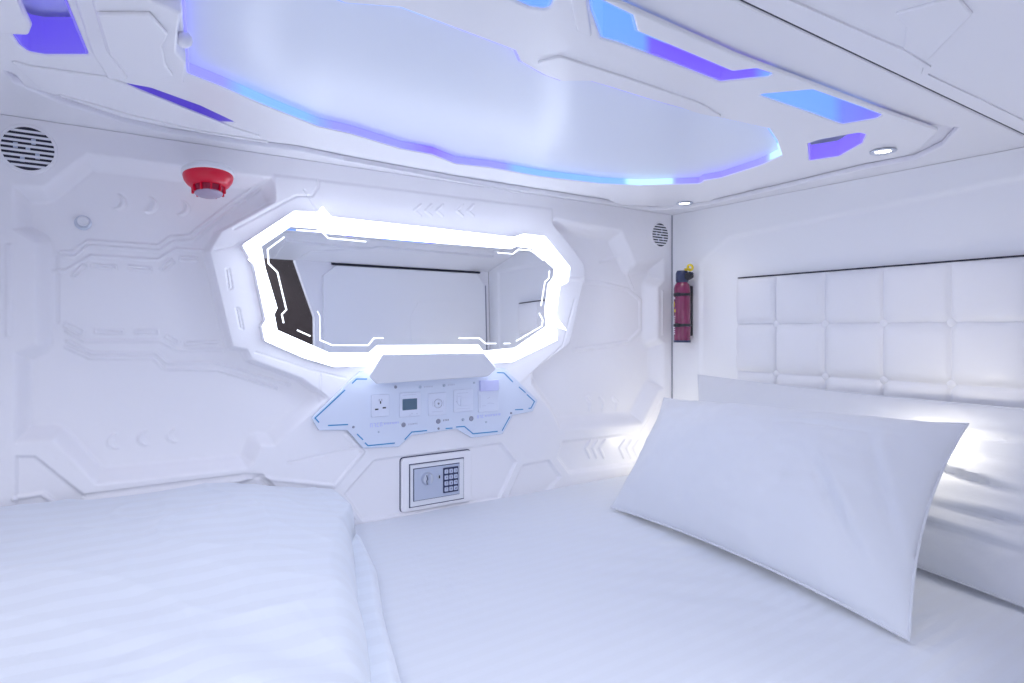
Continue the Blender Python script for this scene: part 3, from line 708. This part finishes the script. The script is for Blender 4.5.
MB().line([(hcols[0]-.001,hrows[-1]+.0035),(hcols[-1]+.001,hrows[-1]+.0035)], .0035, PH, .0, .010).build('edge_gap', M['dark'], hb_)

# ================================================================== BED
bed = thing('bed', (.8,-.72,0), 'wide bed under a white striped fitted sheet filling the capsule', 'bed')
MB().box((XF+.01,-1.42,.0), (XH-.012,-.012,.22), bev=.01).build('base', M['padded'], bed)
def soft_slab(x0, x1, y0, y1, z0, ztop, nx, ny, r, f):
    bm = bmesh.new(); g = []
    for i in range(nx+1):
        row = []
        for j in range(ny+1):
            x = x0+(x1-x0)*i/nx; y = y0+(y1-y0)*j/ny
            row.append(bm.verts.new((x, y, f(x, y))))
        g.append(row)
    for i in range(nx):
        for j in range(ny): bm.faces.new((g[i][j], g[i+1][j], g[i+1][j+1], g[i][j+1]))
    ed = [g[i][0] for i in range(nx)]+[g[nx][j] for j in range(ny)]+[g[i][ny] for i in range(nx, 0, -1)]+[g[0][j] for j in range(ny, 0, -1)]
    lo = [bm.verts.new((v.co.x, v.co.y, z0)) for v in ed]; n = len(ed)
    for k in range(n): bm.faces.new((ed[k], lo[k], lo[(k+1)%n], ed[(k+1)%n]))
    bm.faces.new(lo)
    bmesh.ops.recalc_face_normals(bm, faces=list(bm.faces)); return bm
def sheet_z(x, y):
    e_ = min(x-(XF+.008), XH-.008-x, -.004-y, y+1.43); rr = .02
    d_ = 0 if e_ > rr else rr-math.sqrt(max(0, rr*rr-(rr-e_)**2))
    n_ = noise.noise(Vector((x*2.2, y*3.0, 0)))*.003+noise.noise(Vector((x*6, y*9, 3)))*.0016
    # faint creases running out from under the pillow
    c_ = .0022*math.sin((x*.8+y)*42+noise.noise(Vector((x*3,y*3,9)))*3)*math.exp(-((x-1.15)/.22)**2-((y+.75)/.4)**2)
    return ZB+n_+c_-d_*.6
bm = soft_slab(XF+.008, XH-.008, -1.43, -.004, .22, ZB, 320, 200, .02, sheet_z)
me = D.meshes.new('fitted_sheet'); bm.to_mesh(me); bm.free(); finish(me, 'fitted_sheet', M['sheet'], bed, angle=50)

# ================================================================== DUVET
def edge_x(y):
    pts = [(0,.590),(-.25,.570),(-.45,.525),(-.65,.455),(-.82,.405),(-1.1,.32),(-1.43,.23)]
    for (a, b), (c, d) in zip(pts, pts[1:]):
        if y >= c: t = (y-a)/(c-a); return b+(d-b)*t
    return pts[-1][1]
def duvet_h(x, y):
    xe = edge_x(y)
    n1 = noise.noise(Vector((x*3.1, y*2.6, 1)))*.012 + noise.noise(Vector((x*7, y*5, 5)))*.005
    top = .160 - .055*max(0, min(1, (x-.18)/.40))**1.4 + n1
    top += .010*math.exp(-((x-.30)/.10)**2)*math.exp(-((y)/.2)**2)
    w_ = x*.9+y*.5; top += .006*math.sin(w_*34+noise.noise(Vector((x*4,y*4,2)))*4)*max(0, noise.noise(Vector((x*2,y*2,7)))+.2)
    top -= .05*max(0, min(1, (-y-.5)/.9))                       # sinks towards the entry side
    for sc_n, am in ((3.2, .010), (6.5, .005)):
        r_n = 1-abs(noise.noise(Vector((x*sc_n*1.3+y*sc_n*.4, y*sc_n*.7-x*sc_n*.3, 11)))*2.2)
        top += am*max(0, r_n)**5*(.4+.6*math.exp(-((x-.15)/.22)**2-((y+.15)/.3)**2))
    # upper fold ends first, a thinner fold below it shows further on
    x1 = xe - .05*max(0, min(1, (-y-.15)/.2)) + .012*noise.noise(Vector((0, y*7, 3)))
    def lip(d, r): return 0 if d <= 0 else (1 if d >= r else math.sqrt(1-(1-d/r)**2))
    low = .045*lip(xe-x, .022)
    hi = (top-.045)*lip(x1-x, .012+.04*max(0, min(1, (-y-.2)/.4)))
    yb = -.012-y; k = lip(yb, .016)
    return max(.001, (low+max(0, hi))*(.25+.75*k))
bm = bmesh.new(); NX, NY = 200, 240; g = []
for j in range(NY+1):
    y = -.012 - (1.40)*j/NY; row = []; xe = edge_x(y)
    for i in range(NX+1):
        s = i/NX; s = 1-(1-s)**1.6; x = XF+.012+(xe-XF-.012)*s
        row.append(bm.verts.new((x, y, ZB+.004+duvet_h(x, y))))
    g.append(row)
for j in range(NY):
    for i in range(NX): bm.faces.new((g[j][i], g[j+1][i], g[j+1][i+1], g[j][i+1]))
ed = g[0][:-1]+[g[j][NX] for j in range(NY)]+[g[NY][i] for i in range(NX, 0, -1)]+[g[j][0] for j in range(NY, 0, -1)]
lo = [bm.verts.new((v.co.x, v.co.y, ZB+.0035)) for v in ed]; n = len(ed)
for k in range(n): bm.faces.new((ed[k], lo[k], lo[(k+1)%n], ed[(k+1)%n]))
bm.faces.new(lo); bmesh.ops.recalc_face_normals(bm, faces=list(bm.faces))
me = D.meshes.new('duvet'); bm.to_mesh(me); bm.free()
tag(finish(me, 'duvet', M['duvet'], angle=60), 'thick folded white striped duvet heaped on the foot end of the bed', 'duvet')

# ================================================================== PILLOWS
def pillow(name, c, tf, tb, seed, label, pinch=.045, sag=0., group=None, crease=0.):
    bl, br, tr, tl = [Vector(p) for p in c]
    N = ((br-bl).cross(tl-bl)).normalized(); cam = Vector((CX,CY,CZ))
    if N.dot(cam-bl) < 0: N = -N
    nu, nv = 110, 72; bm = bmesh.new(); S = []
    cen = (bl+br+tr+tl)/4; t = thing(name, (cen.x, cen.y, bl.z), label, 'pillow', group)
    for side in (1, -1):
        G = []
        for i in range(nu+1):
            row = []
            for j in range(nv+1):
                a, b = i/nu*2-1, j/nv*2-1
                a = math.sin(a*math.pi/2)*.35+a*.65; b = math.sin(b*math.pi/2)*.35+b*.65
                aa = a*(1-pinch*(1-b*b)*abs(a)); bb = b*(1-pinch*1.3*(1-a*a)*abs(b))
                s_, t_ = (aa+1)/2, (bb+1)/2
                p = bl*(1-s_)*(1-t_)+br*s_*(1-t_)+tr*s_*t_+tl*(1-s_)*t_
                pr = (max(0, 1-a*a)**.55)*(max(0, 1-b*b)**.60)
                T_ = (tf if side > 0 else tb)
                w = T_*pr*(1+.10*math.sin(b*1.2))
                q = Vector((aa*3+seed, bb*2, side*2))
                edge = (1-pr)
                w += T_*.11*noise.noise(q*1.3)*pr**.5 + T_*.045*noise.noise(q*3.5)*pr**.4
                if crease and side > 0:
                    for (ca, cb, an, ln, am) in CREASES[int(crease)]:
                        dx, dy = a-ca, b-cb; al_ = dx*math.cos(an)+dy*math.sin(an); ac = -dx*math.sin(an)+dy*math.cos(an)
                        w -= am*math.exp(-(ac/.035)**2-(al_/ln)**2) - am*.7*math.exp(-((ac-.07)/.05)**2-(al_/ln)**2)
                w = max(w, 0) if (i in (0,nu) or j in (0,nv)) else w
                if i in (0,nu) or j in (0,nv): w = 0
                row.append(bm.verts.new(p+N*w*side))
            G.append(row)
        for i in range(nu):
            for j in range(nv):
                f = (G[i][j], G[i+1][j], G[i+1][j+1], G[i][j+1]); bm.faces.new(f if side > 0 else f[::-1])
        S.append(G)
    bmesh.ops.remove_doubles(bm, verts=list(bm.verts), dist=.0003)
    bmesh.ops.recalc_face_normals(bm, faces=list(bm.faces))
    me = D.meshes.new('pillowcase'); bm.to_mesh(me); bm.free(); finish(me, 'pillowcase', M['pillow'], t, angle=75)
    # piped seam round the rim
    rim = []
    n_ = 40
    for k in range(4*n_):
        q, r_ = divmod(k, n_); f = r_/n_*2-1
        a, b = [(f,-1),(1,f),(-f,1),(-1,-f)][q]
        aa = a*(1-pinch*(1-b*b)*abs(a)); bb = b*(1-pinch*1.3*(1-a*a)*abs(b)); s_, t_ = (aa+1)/2, (bb+1)/2
        rim.append(bl*(1-s_)*(1-t_)+br*s_*(1-t_)+tr*s_*t_+tl*(1-s_)*t_)
    cu = D.curves.new('s', 'CURVE'); cu.dimensions = '3D'; cu.bevel_depth = .0028; sp = cu.splines.new('POLY'); sp.points.add(len(rim)-1); sp.use_cyclic_u = True
    for k, p in enumerate(rim): sp.points[k].co = (*p, 1)
    o = D.objects.new('s', cu); col.objects.link(o); me = D.meshes.new_from_object(o.evaluated_get(bpy.context.evaluated_depsgraph_get())); D.objects.remove(o)
    finish(me, 'seam', M['pillow'], t, angle=80)
    return t
def PT(px, py, x=None, z=None, t=None):
    d = ray(px, py)
    if x is not None: t = (x-CX)/d[0]
    elif z is not None: t = (z-CZ)/d[2]
    return (CX+d[0]*t, CY+d[1]*t, CZ+d[2]*t)
CREASES = {1: [(.62,-.25,-1.15,.35,.012), (.80,.1,-1.3,.5,.010), (.45,.55,.2,.3,.006)],
           2: [(.62,.30,.10,.16,.016), (.70,.05,-.25,.2,.018), (.78,.55,.3,.14,.014), (.60,-.55,.0,.4,.008), (.85,-.30,.2,.2,.010), (.55,.12,.5,.12,.008)]}
pillow('pillow', [PT(611,507,z=ZB+.012), PT(909,640,z=ZB+.012), PT(968,424,t=1.40), PT(664,398,t=2.22)], .105, .035, 2.3,
       'front white pillow leaning back across the bed, nearest the camera', pinch=.065, crease=1)
pillow('pillow', [(1.68,-.33,ZB+.012), (1.485,-1.30,ZB+.012), (1.865,-1.235,CZ-.19), PT(698,375,x=1.885)], .060, .020, 7.7,
       'rear white pillow propped against the headboard, mostly behind the front pillow', pinch=.030, crease=2)

# ================================================================== LIGHT
def area(name, loc, rot, sx, sy, power, color):
    l = D.lights.new(name, 'AREA'); l.shape = 'RECTANGLE'; l.size = sx; l.size_y = sy; l.energy = power; l.color = color
    o = D.objects.new(name, l); col.objects.link(o); o.location = loc; o.rotation_euler = rot; return o
# unseen fill lights added in the aisle, behind and above the tripod
area('aisle_fill', (-.30,-2.5,1.75), (math.radians(54),0,math.radians(-4)), 1.3, .5, 17, (.84,.88,1.))
area('aisle_fill', (.95,-2.45,1.75), (math.radians(54),0,math.radians(36)), 1.2, .5, 17, (.84,.88,1.))
# small reading lamp lying behind the front pillow
def point(name, loc, e_, c, r=.02):
    l = D.lights.new(name, 'POINT'); l.energy = e_; l.color = c; l.shadow_soft_size = r
    o = D.objects.new(name, l); col.objects.link(o); o.location = loc
point('pillow_lamp', (1.68,-1.03,CZ-.225), .7, (1.,.93,.78), .02)
point('pillow_lamp', (1.80,-.15,ZB+.09), .5, (1.,.95,.80), .02)
w = D.worlds.new('aisle air'); bpy.context.scene.world = w; w.use_nodes = True
w.node_tree.nodes['Background'].inputs[0].default_value = (.80,.86,1.,1); w.node_tree.nodes['Background'].inputs[1].default_value = 1.08

# ================================================================== CAMERA
cd = D.cameras.new('camera'); cam = D.objects.new('camera', cd); col.objects.link(cam)
cd.sensor_width = 36; cd.lens = FPX/1024*36; cd.clip_start = .02; cd.shift_y = -(341.5-HOR)/1024
cam.location = (CX,CY,CZ); cam.rotation_euler = (math.radians(90), 0, -YAW)
sc = bpy.context.scene; sc.camera = cam
sc.view_settings.view_transform = 'Standard'; sc.view_settings.look = 'None'
sc.view_settings.exposure = 0.12; sc.view_settings.gamma = 1; sc.view_settings.use_curve_mapping = False
sc.cycles.max_bounces = 12; sc.cycles.diffuse_bounces = 8; sc.cycles.glossy_bounces = 6
